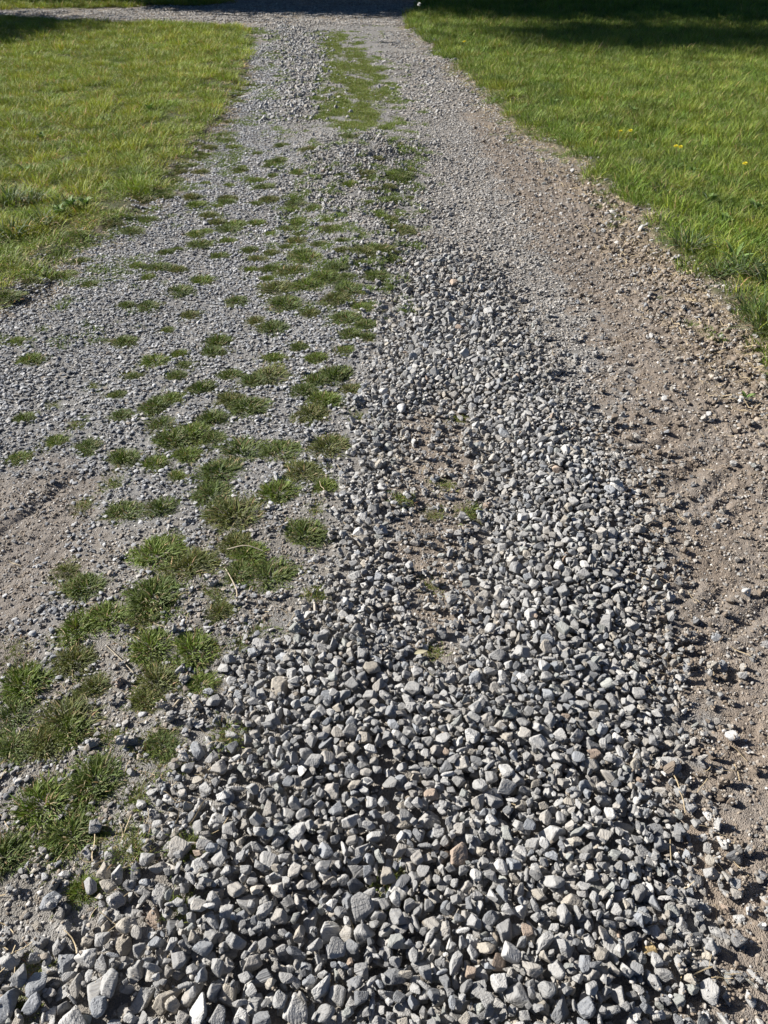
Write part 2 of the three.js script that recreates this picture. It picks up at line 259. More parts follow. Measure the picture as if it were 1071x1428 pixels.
// stones that can be recognised in the photograph: x, y, length, breadth in pixels, turn in degrees (from level, anticlockwise), tone
const seen = [
  [16, 1342, 31, 26, 10, 'grey'], [55, 1376, 36, 28, 60, 'blue'], [15, 1405, 44, 28, 60, 'blue'], [38, 1370, 26, 21, 60, 'mid'], [52, 1408, 28, 24, 45, 'blue'], [95, 1345, 33, 29, 120, 'blue'], [123, 1338, 33, 30, 20, 'pale'], [90, 1384, 24, 21, 20, 'grey'], [109, 1380, 30, 19, 80, 'warm'], [141, 1385, 50, 28, 75, 'grey'], [84, 1322, 23, 17, 80, 'grey'], [58, 1316, 24, 21, 10, 'mid'],
  [123, 1311, 22, 19, 0, 'buff'], [147, 1315, 22, 18, 10, 'grey'], [174, 1318, 29, 26, 130, 'buff'], [182, 1297, 30, 20, 0, 'buff'], [216, 1281, 34, 25, 100, 'tan'], [75, 1260, 30, 24, 30, 'blue'], [80, 1234, 20, 17, 50, 'mid'], [59, 1191, 19, 11, 5, 'pale'], [74, 1207, 18, 13, 25, 'buff'], [149, 1217, 23, 17, 70, 'buff'], [169, 1219, 34, 17, 85, 'pale'], [192, 1220, 28, 20, 80, 'dark'], [154, 1242, 25, 18, 0, 'buff'],
  [209, 1207, 21, 17, 0, 'grey'], [225, 1248, 33, 22, 80, 'grey'], [244, 1293, 31, 24, 70, 'dark'], [240, 1394, 50, 17, 38, 'buff'], [199, 1393, 42, 24, 65, 'grey'], [194, 1356, 30, 24, 30, 'grey'], [199, 1333, 23, 17, 110, 'grey'], [146, 1352, 29, 20, 100, 'mid'], [155, 1195, 21, 15, 80, 'grey'], [238, 1183, 22, 15, 25, 'grey'], [6, 1315, 18, 15, 60, 'mid'], [187, 1271, 27, 20, 15, 'mid'], [160, 1383, 37, 12, 80, 'grey'], [146, 1417, 30, 20, 110, 'blue'], [172, 1410, 27, 16, 75, 'buff'],
  [390, 962, 33, 26, 75, 'buff'], [365, 903, 29, 20, 10, 'grey'], [354, 948, 17, 16, 0, 'mid'], [298, 983, 22, 18, 20, 'grey'], [412, 978, 24, 20, 45, 'grey'], [766, 1169, 43, 13, 3, 'pale'], [904, 1327, 22, 18, 70, 'yellow'], [987, 1384, 35, 27, 80, 'grey'], [868, 1151, 29, 22, 10, 'warm'], [798, 1084, 30, 18, 60, 'pale'], [700, 1152, 20, 18, 0, 'grey'], [720, 1297, 30, 18, 20, 'grey'], [434, 1283, 34, 17, 70, 'blue'], [460, 1303, 36, 22, 65, 'pale'], [598, 1143, 30, 20, 15, 'grey'],
  [263, 1075, 20, 17, 0, 'grey'], [271, 1143, 24, 16, 10, 'dark'], [216, 1140, 22, 15, 150, 'mid'], [296, 1062, 20, 18, 30, 'grey'], [343, 1128, 22, 20, 0, 'mid'], [1007, 724, 17, 13, 20, 'pale'], [967, 680, 17, 9, 10, 'dark'], [947, 811, 14, 12, 0, 'grey'], [935, 833, 17, 14, 60, 'pale'], [1040, 827, 17, 13, 30, 'pale'], [1035, 937, 17, 12, 140, 'grey'], [1050, 913, 13, 10, 70, 'mid'], [924, 767, 18, 11, 10, 'warm'], [977, 699, 11, 9, 0, 'grey'], [1005, 966, 12, 10, 40, 'grey'], [1029, 778, 11, 8, 0, 'warm'],
  [1056, 701, 9, 8, 0, 'pale'], [1020, 1027, 20, 14, 150, 'pale'], [1006, 1176, 22, 11, 120, 'pale'], [986, 1182, 16, 13, 60, 'grey'], [988, 1202, 17, 13, 100, 'buff'], [990, 1219, 22, 16, 0, 'grey'], [1030, 1278, 18, 12, 20, 'pale'], [1023, 1298, 13, 13, 0, 'warm'], [1062, 1292, 14, 12, 0, 'grey'], [1027, 1345, 14, 14, 0, 'warm'], [1044, 1396, 20, 11, 95, 'pale'], [970, 1150, 14, 13, 0, 'grey'], [1005, 1283, 14, 15, 0, 'warm'], [962, 905, 14, 9, 0, 'warm'], [598, 838, 14, 12, 0, 'grey'], [628, 836, 17, 13, 150, 'grey'], [646, 808, 17, 15, 0, 'grey'], [586, 818, 13, 11, 0, 'grey'],
];
{
  const r = rngOf(41);
  for (const [px, py, len, wid, deg, tone] of seen) {
    const g = onGround(px, py + wid * 0.15), size = len * g.depth / FP, a = deg * Math.PI / 180;
    let best = null; // the shape whose breadth over length comes closest to the photograph's
    for (let k = 0; k < 4; k++) { const s = Math.floor(r() * rockShapes.length), b = rockShapes[s].boundingBox ?? (rockShapes[s].computeBoundingBox(), rockShapes[s].boundingBox); const e = Math.abs((b.max.z - b.min.z) / (b.max.x - b.min.x) - wid / len); if (!best || e < best.e) best = { s, e }; }
    tmpE.set(0.25 * gauss(r), Math.atan2(Math.sin(a) / 0.8, Math.cos(a)), 0.2 * gauss(r), 'YXZ'); const q = new THREE.Quaternion().setFromEuler(tmpE), sz = Math.min(size, 0.075);
    const pts = turned(rockPoints[best.s], q, sz), y = (restAt(pts, g.x, g.z) ?? height(g.x, g.z) + sz * 0.25) - sz * 0.08;
    lay(pts, g.x, y, g.z, true);
    stones.push({ s: best.s, x: g.x, y, z: g.z, q, size: sz, tone, seen: true });
  }
}
function stoneDensity(x, z) {
  const core = near(STONES, x, z, lerp(0.03, 0.09, smooth(0.2, 0.6, x)), 0.05, 0.14) * (1 - 0.97 * near(GAP, x, z, 0.045, 0.07, 0.12));
  const thin = smooth(0.15, 0.75, n2(x * 2.3 + 4, z * 1.4)) * smooth(-2.6, -1.8, z) * 0.5 * smooth(0.35, -0.1, x);
  const up = lerp(1, 0.62, smooth(-2.9, -3.8, z));
  const mound = near(MOUND, x, z, 0.3, 0.25, 0.4) * 0.72 * smooth(-0.7, 0.4, n2b(x * 2.4, z * 1.6));
  return Math.max(core * (1 - thin) * up, mound);
}
{
  const r = rngOf(42); let laid = 0, misses = 0;
  // loose stones first in the thin places, then the heap, which fills low places first
  const COUNT = 11400;
  while (laid < COUNT && misses < 400000) {
    const big = r(), size = big < 0.28 ? lerp(0.012, 0.022, r()) : big < 0.9 ? lerp(0.022, 0.038, r()) : lerp(0.038, 0.051, r());
    const s = Math.floor(r() * rockShapes.length);
    tmpE.set(0.42 * gauss(r), r() * 6.2832, 0.42 * gauss(r), 'YXZ'); const q = new THREE.Quaternion().setFromEuler(tmpE);
    let pts = null, best = null;
    let x0, z0, d0, tries = 0;
    do { const far = r() < 0.3; x0 = far ? lerp(-0.9, 1.0, r()) : lerp(-1.25, 1.35, r()); z0 = far ? lerp(-8.6, -3.4, r()) : lerp(-3.4, -0.5, r()); d0 = inTuft(x0, z0) && signed(STONES, x0, z0) < 0.1 ? 0 : stoneDensity(x0, z0); } while (r() > d0 && ++tries < 60);
    if (tries >= 60) { misses++; continue; }
    for (let k = 0; k < (d0 > 0.6 ? 5 : 1); k++) {        // settles into the lowest place close by
      const x = k ? x0 + 0.07 * gauss(r) : x0, z = k ? z0 + 0.07 * gauss(r) : z0; if (k && stoneDensity(x, z) < 0.6) continue;
      pts ??= turned(rockPoints[s], q, size);
      const y = restAt(pts, x, z, true); if (y === null) continue;
      const lift = y - heapGround(x, z); if (lift > lerp(0.016, 0.05, smooth(0, 0.28, Math.min(signed(STONES, x, z), -signed(GAP, x, z))))) continue;
      if (!best || lift < best.lift) best = { x, y, z, lift };
    }
    if (!best) { misses++; continue; }
    best.y -= size * 0.07;
    lay(pts, best.x, best.y, best.z);
    stones.push({ s, x: best.x, y: best.y, z: best.z, q, size, tone: pickTone(r) }); laid++;
  }
  // strays on the dirt and the tracks
  for (let i = 0; i < 42000; i++) {
    const x = lerp(-1.6, 2.0, r()), z = -Math.pow(r(), 1.3) * 8 - 0.6;
    const dd = inDrive(x, z); if (dd < 0.5 || inTuft(x, z)) continue;
    const dR = near(DIRT_R, x, z, 0.1), edge = smooth(0.35, -0.0, signed(STONES, x, z)) * smooth(-0.5, -0.05, signed(STONES, x, z));
    const gp = near(GAP, x, z, 0.05), mid = near(DIRT_MID, x, z, 0.1), clump = smooth(0.1, 0.7, n2(x * 5, z * 4));
    const laneR = near(LANE_R, x, z, 0.2);
    if (r() > 0.35 * edge * (0.3 + clump) + 0.12 * dR + 0.75 * dR * clump * smooth(1.05, 1.5, x) + 0.5 * gp + 0.06 * mid + 0.12 * laneR * clump) continue;
    const s = Math.floor(r() * rockShapes.length), size = lerp(0.011, 0.034, Math.pow(r(), 1.8));
    tmpE.set(0.3 * gauss(r), r() * 6.2832, 0.3 * gauss(r), 'YXZ'); const q = new THREE.Quaternion().setFromEuler(tmpE);
    const pts = turned(rockPoints[s], q, size), y = restAt(pts, x, z, true); if (y === null) continue;
    lay(pts, x, y - size * 0.18, z);
    stones.push({ s, x, y: y - size * 0.18, z, q, size, tone: r() < 0.62 * dR ? (r() < 0.6 ? 'soil' : r() < 0.7 ? 'warm' : 'buff') : pickTone(r), stray: true });
  }
  // loose stones on the far tracks
  for (let i = 0; i < 16000; i++) {
    const x = lerp(-3.5, 1.2, r()), z = lerp(-19, -8.5, r()), d = Math.max(near(STRIP, x, z, 0.25, 0.2, 0.5) * 0.75, near(LANE_R, x, z, 0.3, 0.2, 0.5) * 0.22 * smooth(-0.2, 0.6, n2(x * 2, z)));
    if (r() > d) continue;
    const s = Math.floor(r() * rockShapes.length), size = lerp(0.025, 0.06, r()); tmpE.set(0.4 * gauss(r), r() * 6.2832, 0.4 * gauss(r), 'YXZ');
    stones.push({ s, x, y: height(x, z) + size * (0.16 + 0.3 * r() * d), z, q: new THREE.Quaternion().setFromEuler(tmpE), size, tone: pickTone(r) });
  }
  console.log('stones', stones.length, 'laid', laid);
}
function heapGround(x, z) { return 0.018 * n2(x * 0.45, z * 0.45) + 0.008 * n2b(x * 1.3, z * 1.3) + 0.13 * Math.exp(-(((x - moundC.x) / 0.5) ** 2 + ((z - moundC.z) / 0.85) ** 2)) + 0.045 * Math.exp(-(((x - moundD.x) / 0.3) ** 2 + ((z - moundD.z) / 0.8) ** 2)); }
// the 300 that show largest are things of their own
{
  for (const g of rockShapes) g.computeBoundingBox();
  for (const s of stones) {
    const p = inPicture(s.x, s.y, s.z); s.p = p; s.px = s.size * FP / p.depth;
    const k = cell(s.x, s.z), top = k < 0 ? 0 : heap[k] - s.y;
    s.score = p.px < 4 || p.px > 1067 || p.py < 0 || p.py > 1424 ? -1 : (s.seen ? 1000 : 0) + s.px * (top > s.size * 0.62 ? 0.3 : 1);
  }
  stones.sort((a, b) => b.score - a.score);
  const LABEL = {
    grey: 'light grey crushed stone in the loose gravel', mid: 'medium grey crushed stone in the loose gravel', blue: 'bluish grey crushed stone in the loose gravel', dark: 'dark slate grey crushed stone in the loose gravel', pale: 'pale whitish grey crushed stone in the loose gravel', buff: 'buff beige crushed stone in the loose gravel', tan: 'reddish tan crushed stone in the loose gravel', green: 'greenish grey crushed stone in the loose gravel', warm: 'warm brownish grey crushed stone in the loose gravel', soil: 'dark brown soil clod among the crushed stones', yellow: 'single yellow ochre stone among grey crushed stones',
  };
  const DIRTL = { soil: 'dark brown crumbly soil clod on the dirt edge', grey: 'light grey stone lying alone on the brown dirt', mid: 'medium grey stone lying alone on the brown dirt', blue: 'bluish stone lying alone on the brown dirt', dark: 'dark slate stone lying alone on the brown dirt', pale: 'whitish stone lying alone on the brown dirt', buff: 'buff stone lying alone on the brown dirt', tan: 'tan stone lying alone on the brown dirt', green: 'greenish stone lying alone on the brown dirt', warm: 'brownish grey stone lying alone on the brown dirt' };
  const rest = rockShapes.map(() => []); let n = 0;
  for (const s of stones) {
    if (n < 300 && s.score > 0) {
      n++;
      const m = shadows(new THREE.Mesh(rockShapes[s.s], toneMaterials[s.tone])); m.name = numbered('crushed_stone');
      m.position.set(s.x, s.y, s.z); m.quaternion.copy(s.q); m.scale.setScalar(s.size);
      const alone = signed(STONES, s.x, s.z) < -0.06;
      const bb = rockShapes[s.s].boundingBox, ratio = (bb.max.z - bb.min.z) / (bb.max.x - bb.min.x), how = (s.size > 0.046 ? 'large ' : s.size > 0.034 ? 'medium sized ' : 'small ') + (ratio < 0.62 ? 'elongated ' : (bb.max.y - bb.min.y) < 0.55 ? 'flattish ' : 'blocky ');
      tag(m, s.tone === 'yellow' ? LABEL.yellow : how + ((alone && DIRTL[s.tone]) || LABEL[s.tone]), 'stone', how + s.tone + (alone ? ' stones loose on dirt' : ' stones in the gravel')); scene.add(m);
    } else rest[s.s].push(s);
  }
  const grp = new THREE.Group(); grp.name = 'crushed_gravel'; tag(grp, 'thick layer of angular grey crushed stone covering the drive', 'gravel', null, 'stuff'); scene.add(grp);
  const r = rngOf(43), col = new THREE.Color();
  rest.forEach((list, i) => {
    if (!list.length) return;
    const im = shadows(new THREE.InstancedMesh(rockShapes[i], plainRock, list.length)); im.name = numbered('stone_layer');
    list.forEach((s, k) => { im.setMatrixAt(k, tmpM.compose(tmpV.set(s.x, s.y, s.z), s.q, tmpS.setScalar(s.size))); const c = TONES[s.tone], f = 0.78 + 0.46 * r(); im.setColorAt(k, col.setRGB(c[0] * f, c[1] * f, c[2] * f)); });
    im.userData.kind = 'stuff'; grp.add(im);
  });
}

// finer layers: flat chips and grit
function layer(name, label, category, shapes, material, seed, cast, spots) {
  const lists = shapes.map(() => []), r = rngOf(seed);
  spots(r, (x, y, z, size, tilt, c, stretch = 1) => {
    const s = Math.floor(r() * shapes.length);
    tmpE.set(tilt * gauss(r), r() * 6.2832, tilt * gauss(r), 'YXZ');
    lists[s].push([x, y, z, size, new THREE.Quaternion().setFromEuler(tmpE), c, stretch]);
  });
  const grp = new THREE.Group(); grp.name = name; tag(grp, label, category, null, 'stuff'); scene.add(grp);
  const col = new THREE.Color(); let total = 0;
  lists.forEach((list, i) => {
    if (!list.length) return; total += list.length;
    const im = new THREE.InstancedMesh(shapes[i], material, list.length); im.name = numbered(name + '_layer'); im.receiveShadow = true; im.castShadow = cast; im.userData.kind = 'stuff';
    list.forEach(([x, y, z, size, q, c, st], k) => { im.setMatrixAt(k, tmpM.compose(tmpV.set(x, y, z), q, tmpS.set(size, size * st, size))); im.setColorAt(k, col.setRGB(...c)); });
    grp.add(im);
  });
  console.log(name, total);
}
const CHIPC = [[0.29, 0.30, 0.315], [0.37, 0.38, 0.39], [0.21, 0.22, 0.235], [0.46, 0.465, 0.47], [0.33, 0.325, 0.31], [0.56, 0.56, 0.555]];
const LANEC = [[0.34, 0.325, 0.30], [0.42, 0.40, 0.37], [0.24, 0.23, 0.215], [0.52, 0.50, 0.465], [0.36, 0.315, 0.26], [0.29, 0.285, 0.275]];
const groundOrHeap = (x, z) => { const k = cell(x, z); return k < 0 ? height(x, z) : Math.min(heap[k], heapGround(x, z) + 0.03); };
layer('gravel_chips', 'flat bluish grey stone chips spread over the drive', 'gravel', chipShapes, plainChip, 51, true, (r, put) => {
  const strew = (x0, x1, z0, z1, per, lo, hi) => {
    const n = Math.round((x1 - x0) * (z1 - z0) * per);
    for (let i = 0; i < n; i++) {
      const x = lerp(x0, x1, r()), z = lerp(z0, z1, r());
      const fanX = Math.max(0.9, -z * 0.62) + 1.2; if (Math.abs(x) > fanX || inTuft(x, z)) continue;
      const lane = near(LANE, x, z, 0.2), dr = Math.max(near(DRIVE, x, z, 0.1, 0.1, 0.3), lane); if (dr < 0.05) continue;
      const L = near(CHIPS_L, x, z, 0.2, 0.12), RL = Math.max(near(LANE_R, x, z, 0.25, 0.15), near(STRIP, x, z, 0.2, 0.1), near(MOUND, x, z, 0.2));
      const md = near(DIRT_MID, x, z, 0.15, 0.1), dl = near(DIRT_L, x, z, 0.12, 0.1), dR = near(DIRT_R, x, z, 0.1, 0.1), st = near(STONES, x, z, 0.1), gp = near(GAP, x, z, 0.06);
      let d = Math.max(L * (1 - 0.35 * md) * (1 - 0.9 * dl), RL * 0.75, lane, 0.25 * (1 - 0.8 * dl)) * (1 - 0.78 * dR) ;
      if (st > 0.5) d = Math.max(0.12, gp * 0.3, RL * smooth(-3.0, -4.2, z));
       d *= 0.75 + 0.4 * n2(x * 3.3, z * 3.3);
      if (r() > d * dr) continue;
      const blue = L * (1 - md * 0.5), pal = r() < blue * 0.85 ? CHIPC : LANEC, c = pal[Math.floor(r() * pal.length)], f = 0.85 + 0.3 * r();
      const size = lerp(lo, hi, Math.pow(r(), 1.6));
      put(x, groundOrHeap(x, z) + size * 0.06 + r() * 0.006 * Math.max(L, RL * 0.7), z, size, 0.14 + 0.16 * r(), [c[0] * f, c[1] * f, c[2] * f]);
    }
  };
  strew(-2.9, 2.0, -2.6, -0.5, 7600, 0.006, 0.021);
  strew(-3.6, 2.2, -5.0, -2.6, 7800, 0.007, 0.023);
  strew(-4.2, 2.2, -9.0, -5.0, 4600, 0.009, 0.027);
  strew(-4.5, 2.4, -18.5, -9.0, 2100, 0.015, 0.042);
  strew(-15, 2.4, -27, -18.5, 800, 0.03, 0.06);
});
const SOILC = [[0.24, 0.195, 0.15], [0.195, 0.158, 0.12], [0.29, 0.243, 0.19], [0.29, 0.255, 0.212]];
layer('grit', 'fine grit and soil crumbs scattered over the dirt', 'gravel', gritShapes, plainGrit, 52, true, (r, put) => {
  const strew = (x0, x1, z0, z1, per, lo, hi) => {
    const n = Math.round((x1 - x0) * (z1 - z0) * per);
    for (let i = 0; i < n; i++) {
      const x = lerp(x0, x1, r()), z = lerp(z0, z1, r()); if (Math.abs(x) > -z * 0.62 + 1.3 || inTuft(x, z)) continue;
      const dr = near(DRIVE, x, z, 0.05, 0.1, 0.3); if (dr < 0.1) continue;
      const dR = near(DIRT_R, x, z, 0.1, 0.1), md = near(DIRT_MID, x, z, 0.1), dl = near(DIRT_L, x, z, 0.1), gp = near(GAP, x, z, 0.06), st = near(STONES, x, z, 0.05);
      let d = Math.max(dR, md, dl, gp * 0.9, near(LANE_R, x, z, 0.2), 0.45) * (st > 0.5 && gp < 0.3 ? 0.5 : 1);
      if (r() > d * dr) continue;
      const soil = Math.max(dR * 0.75, gp * 0.7, dl * 0.6, md * 0.4), pal = r() < soil ? SOILC : LANEC, c = pal[Math.floor(r() * pal.length)], f = 0.8 + 0.35 * r();
      const size = lerp(lo, hi, Math.pow(r(), 2.6)) * (1 + 0.9 * dR * smooth(1.1, 1.7, x) * (r() < 0.15 ? 2.2 : 0.3));
      put(x, groundOrHeap(x, z) + size * 0.12, z, size, 0.5, [c[0] * f, c[1] * f, c[2] * f]);
    }
  };
  strew(-2.6, 2.1, -2.4, -0.5, 14000, 0.003, 0.011);
  strew(-3.0, 2.2, -4.6, -2.4, 6500, 0.004, 0.014);
  strew(-3.2, 2.2, -8, -4.6, 2200, 0.006, 0.02);
});

// ───────────────────────── grass ─────────────────────────
const leafMaterial = (t = 0.35) => new THREE.MeshPhysicalMaterial({ vertexColors: true, roughness: 0.72, transmission: t, thickness: 0, side: THREE.DoubleSide, specularIntensity: 0.6 });
const bladeMat = leafMaterial(0.4), strawMat = leafMaterial(0.15);
// a tuft of curved blades: each leaves the ground at its own root, leans outwards and droops
function tuftGeometry(seed, o) {
  const r = rngOf(seed), pos = [], col = [], idx = [];
  for (let i = 0; i < o.n; i++) {
    const a = r() * 6.2832, rr = o.R * Math.sqrt(r()) * (o.lobes ? 1 + 0.25 * Math.sin(a * 3 + seed) + 0.22 * Math.sin(a * 5 + seed * 2.1) : 1), x = rr * Math.cos(a), z = rr * Math.sin(a);
    const out = o.spread * (rr / o.R) * (0.5 + r()), la = a + 0.9 * gauss(r), H = lerp(o.h0, o.h1, r()) * (1 - (o.dome ?? 0) * (rr / o.R) ** 2), w = o.w * (0.7 + 0.6 * r());
    const lean = out + 0.25 * Math.abs(gauss(r)), droop = o.droop * (0.4 + r());
    const dx = Math.cos(la), dz = Math.sin(la), ta = r() * 6.2832, wx = Math.cos(ta) * w / 2, wz = Math.sin(ta) * w / 2;
    const dry = r() < o.dry, c = dry ? o.straw : o.green, f = (0.58 + 0.72 * r()) * (r() < 0.1 ? 1.45 : 1), hue = 0.85 + 0.35 * r();
    const base = pos.length / 3;
    for (let s = 0; s <= 3; s++) {
      const t = s / 3, ang = lean + droop * t * t, q = s === 0 ? 0 : 1;
      const prev = s === 0 ? [x, 0, z] : [pos[pos.length - 3], pos[pos.length - 2], pos[pos.length - 1]];
      let cx, cy, cz;
      if (s === 0) [cx, cy, cz] = [x, -0.004, z];
      else { const L = H / 3; cx = last[0] + dx * Math.sin(Math.min(ang, 1.9)) * L; cy = last[1] + Math.cos(Math.min(ang, 1.9)) * L; cz = last[2] + dz * Math.sin(Math.min(ang, 1.9)) * L; }
      var last = [cx, Math.max(cy, -0.004), cz];
      const k = s === 3 ? 0 : s === 2 ? 0.75 : 1;
      if (s < 3) { pos.push(cx - wx * k, last[1], cz - wz * k, cx + wx * k, last[1], cz + wz * k); col.push(c[0] * f * hue, c[1] * f, c[2] * f, c[0] * f * hue, c[1] * f, c[2] * f); }
      else { pos.push(cx, last[1], cz); col.push(c[0] * f * hue, c[1] * f, c[2] * f); }
    }
    idx.push(base, base + 1, base + 2, base + 1, base + 3, base + 2, base + 2, base + 3, base + 4, base + 3, base + 5, base + 4, base + 4, base + 5, base + 6);
  }
  const g = new THREE.BufferGeometry(); g.setAttribute('position', new THREE.Float32BufferAttribute(pos, 3)); g.setAttribute('color', new THREE.Float32BufferAttribute(col, 3)); g.setIndex(idx); g.computeVertexNormals(); return g;
}
const GREEN = [0.18, 0.255, 0.028], DEEP = [0.075, 0.125, 0.025], STRAW = [0.38, 0.29, 0.15];
function instancedGrass(name, label, shapes, material, seed, spots, category = 'grass') {
  const lists = shapes.map(() => []), r = rngOf(seed);
  spots(r, (x, z, sc, hs, c, kind, y) => { const k = kind ?? Math.floor(r() * shapes.length); lists[k].push([x, y ?? height(x, z), z, sc, hs, c, r() * 6.2832]); });
  const grp = new THREE.Group(); grp.name = name; tag(grp, label, category, null, 'stuff'); scene.add(grp);
  const col = new THREE.Color(), up = new THREE.Vector3(0, 1, 0); let total = 0;
  lists.forEach((list, i) => {
    if (!list.length) return; total += list.length;
    const im = shadows(new THREE.InstancedMesh(shapes[i], material, list.length)); im.name = numbered(name + '_layer'); im.userData.kind = 'stuff';
    list.forEach(([x, y, z, s, h, c, a], k) => { im.setMatrixAt(k, tmpM.compose(tmpV.set(x, y, z), tmpQ.setFromAxisAngle(up, a), tmpS.set(s, s * h, s))); im.setColorAt(k, col.setRGB(...c)); });
    grp.add(im);
  });
  console.log(name, total);
}
const lawnShapes = [];
for (let i = 0; i < 5; i++) lawnShapes.push(tuftGeometry(200 + i, { n: 95, R: 0.09, h0: 0.035, h1: 0.105, w: 0.0034, spread: 0.3, droop: 0.9, dry: 0.09, green: GREEN, straw: STRAW }));
for (let i = 0; i < 3; i++) lawnShapes.push(tuftGeometry(210 + i, { n: 95, R: 0.09, h0: 0.015, h1: 0.05, w: 0.0034, spread: 0.6, droop: 1.1, dry: 0.16, green: GREEN, straw: STRAW }));
instancedGrass('lawn_grass', 'green lawn grass growing on both sides of the drive', lawnShapes, bladeMat, 61, (r, put) => {
  const strew = (x0, x1, z0, z1, per, sc) => {
    const n = Math.round((x1 - x0) * (z1 - z0) * per);
    for (let i = 0; i < n; i++) {
      const x = lerp(x0, x1, r()), z = lerp(z0, z1, r()); if (Math.abs(x) > -z * 0.56 + 2.2) continue;
      const dr = Math.max(near(DRIVE, x, z, 0.05, 0.1, 0.3), near(LANE, x, z, 0.1, 0.1, 0.6));
      if (r() < dr * 1.06) continue;
      if (x < 0 && z > -17 && r() < 0.75 * smooth(0.05, 0.75, n2(x * 1.1 + 7, z * 0.8) + 0.55 * n2b(x * 3.7, z * 3.1) - 0.25 * smooth(0, 2.5, -signed(DRIVE, x, z)))) continue;
      const dE = -signed(DRIVE, x, z), left = x < 0, b1 = n2(x * 0.7, z * 0.7), b2 = n2b(x * 2.4, z * 2.4), b3 = n2(x * 6 + 40, z * 6);
      if (dE < 0.7 && r() < 0.5 * smooth(0.6, 0.05, dE) * smooth(-0.2, 0.5, b2)) continue;
      const shortness = left ? 0.55 + 0.3 * b1 : 0.18 + 0.25 * b1 + (dE < 0.8 ? 0.2 : 0);
      const kind = r() < shortness ? 5 + Math.floor(r() * 3) : Math.floor(r() * 5);
      const y = left ? 1.28 : 1.05, f = (left ? 1.3 : 1.06) + 0.2 * b1 + 0.22 * b2 + 0.2 * b3, ye = 1 + 0.2 * b2 + (left ? 0.1 : -0.02);
      put(x, z, sc * (0.8 + 0.5 * r()), (left ? 0.8 : 1.0) * (0.7 + 0.5 * r() + 0.3 * b2 + 0.2 * b3), [f * ye, f, f * 0.95], kind);
    }
  };
  strew(-4.5, 5, -7, -2.2, 240, 1);
  strew(-8, 8, -13, -7, 150, 1.15);
  strew(-12, 12, -20, -13, 95, 1.4);
  strew(-16, 16, -30, -20, 50, 1.8);
});
// short turf between the tracks and thin grass in the gravel further off
const turfShapes = []; for (let i = 0; i < 4; i++) turfShapes.push(tuftGeometry(220 + i, { n: 80, R: 0.07, h0: 0.014, h1: 0.045, w: 0.0036, spread: 0.6, droop: 1.1, dry: 0.08, green: [0.16, 0.24, 0.035], straw: STRAW, lobes: true }));
instancedGrass('track_grass', 'thin short grass growing through the gravel between the wheel tracks', turfShapes, bladeMat, 62, (r, put) => {
  for (let i = 0; i < 110000; i++) {
    const x = lerp(-3, 1.6, r()), z = lerp(-18, -3.3, r());
    const md = near(MEDIAN, x, z, 0.2, 0.16, 0.4), L = near(CHIPS_L, x, z, 0.15) * smooth(-4.2, -6, z), mo = near(MOUND, x, z, 0.2), patch = n2(x * 1.9, z * 1.0) + 0.5 * n2b(x * 5, z * 3);
    const d = Math.max(near(MEDIAN, x, z, 0.2, 0.42, 0.45) * (0.1 + 0.9 * smooth(-0.25, 0.35, n2(x * 3.2, z * 0.7) + 0.6 * n2b(x * 9, z * 2.2))), L * smooth(0.4, 0.85, patch) * 0.6, mo * smooth(0.38, 0.6, n2b(x * 5.5 + 2, z * 3.0)) * 0.8, near(MIDGRASS, x, z, 0.15, 0.15) * smooth(0.25, 0.5, n2b(x * 6 + 2, z * 4.2)), near(DRIVE, x, z, 0.1) * smooth(x < 0 ? 0.9 : 0.45, 0.02, signed(DRIVE, x, z)) * smooth(0.05, 0.55, patch + 0.7 * n2(x * 7, z * 5)) * (x < 0 ? 0.9 : 0.3));
    if (r() > d) continue;
    const f = 0.9 + 0.35 * r(); const cl = md > 0.3 ? 0.85 : 0.6; put(x, z, cl * (0.45 + 0.6 * r()), 0.9 + 0.9 * r(), [f * (0.98 + 0.12 * md), f, f], undefined, heapTop(x, z));
  }
  for (const [tx, tz, tr] of tuftSpots) for (let k = 0; k < 6; k++) { const a = r() * 6.2832, d = tr * (0.6 + 0.65 * r()), f = 0.6 + 0.5 * r(); put(tx + d * Math.cos(a), tz + d * Math.sin(a), 0.22 + 0.35 * r(), 0.7 + 0.6 * r(), [f * (0.95 + 0.4 * r()), f, f], undefined, heapTop(tx, tz)); }
});
function heapTop(x, z) { const k = cell(x, z); return k < 0 ? height(x, z) : Math.min(heap[k], heapGround(x, z) + 0.02); }

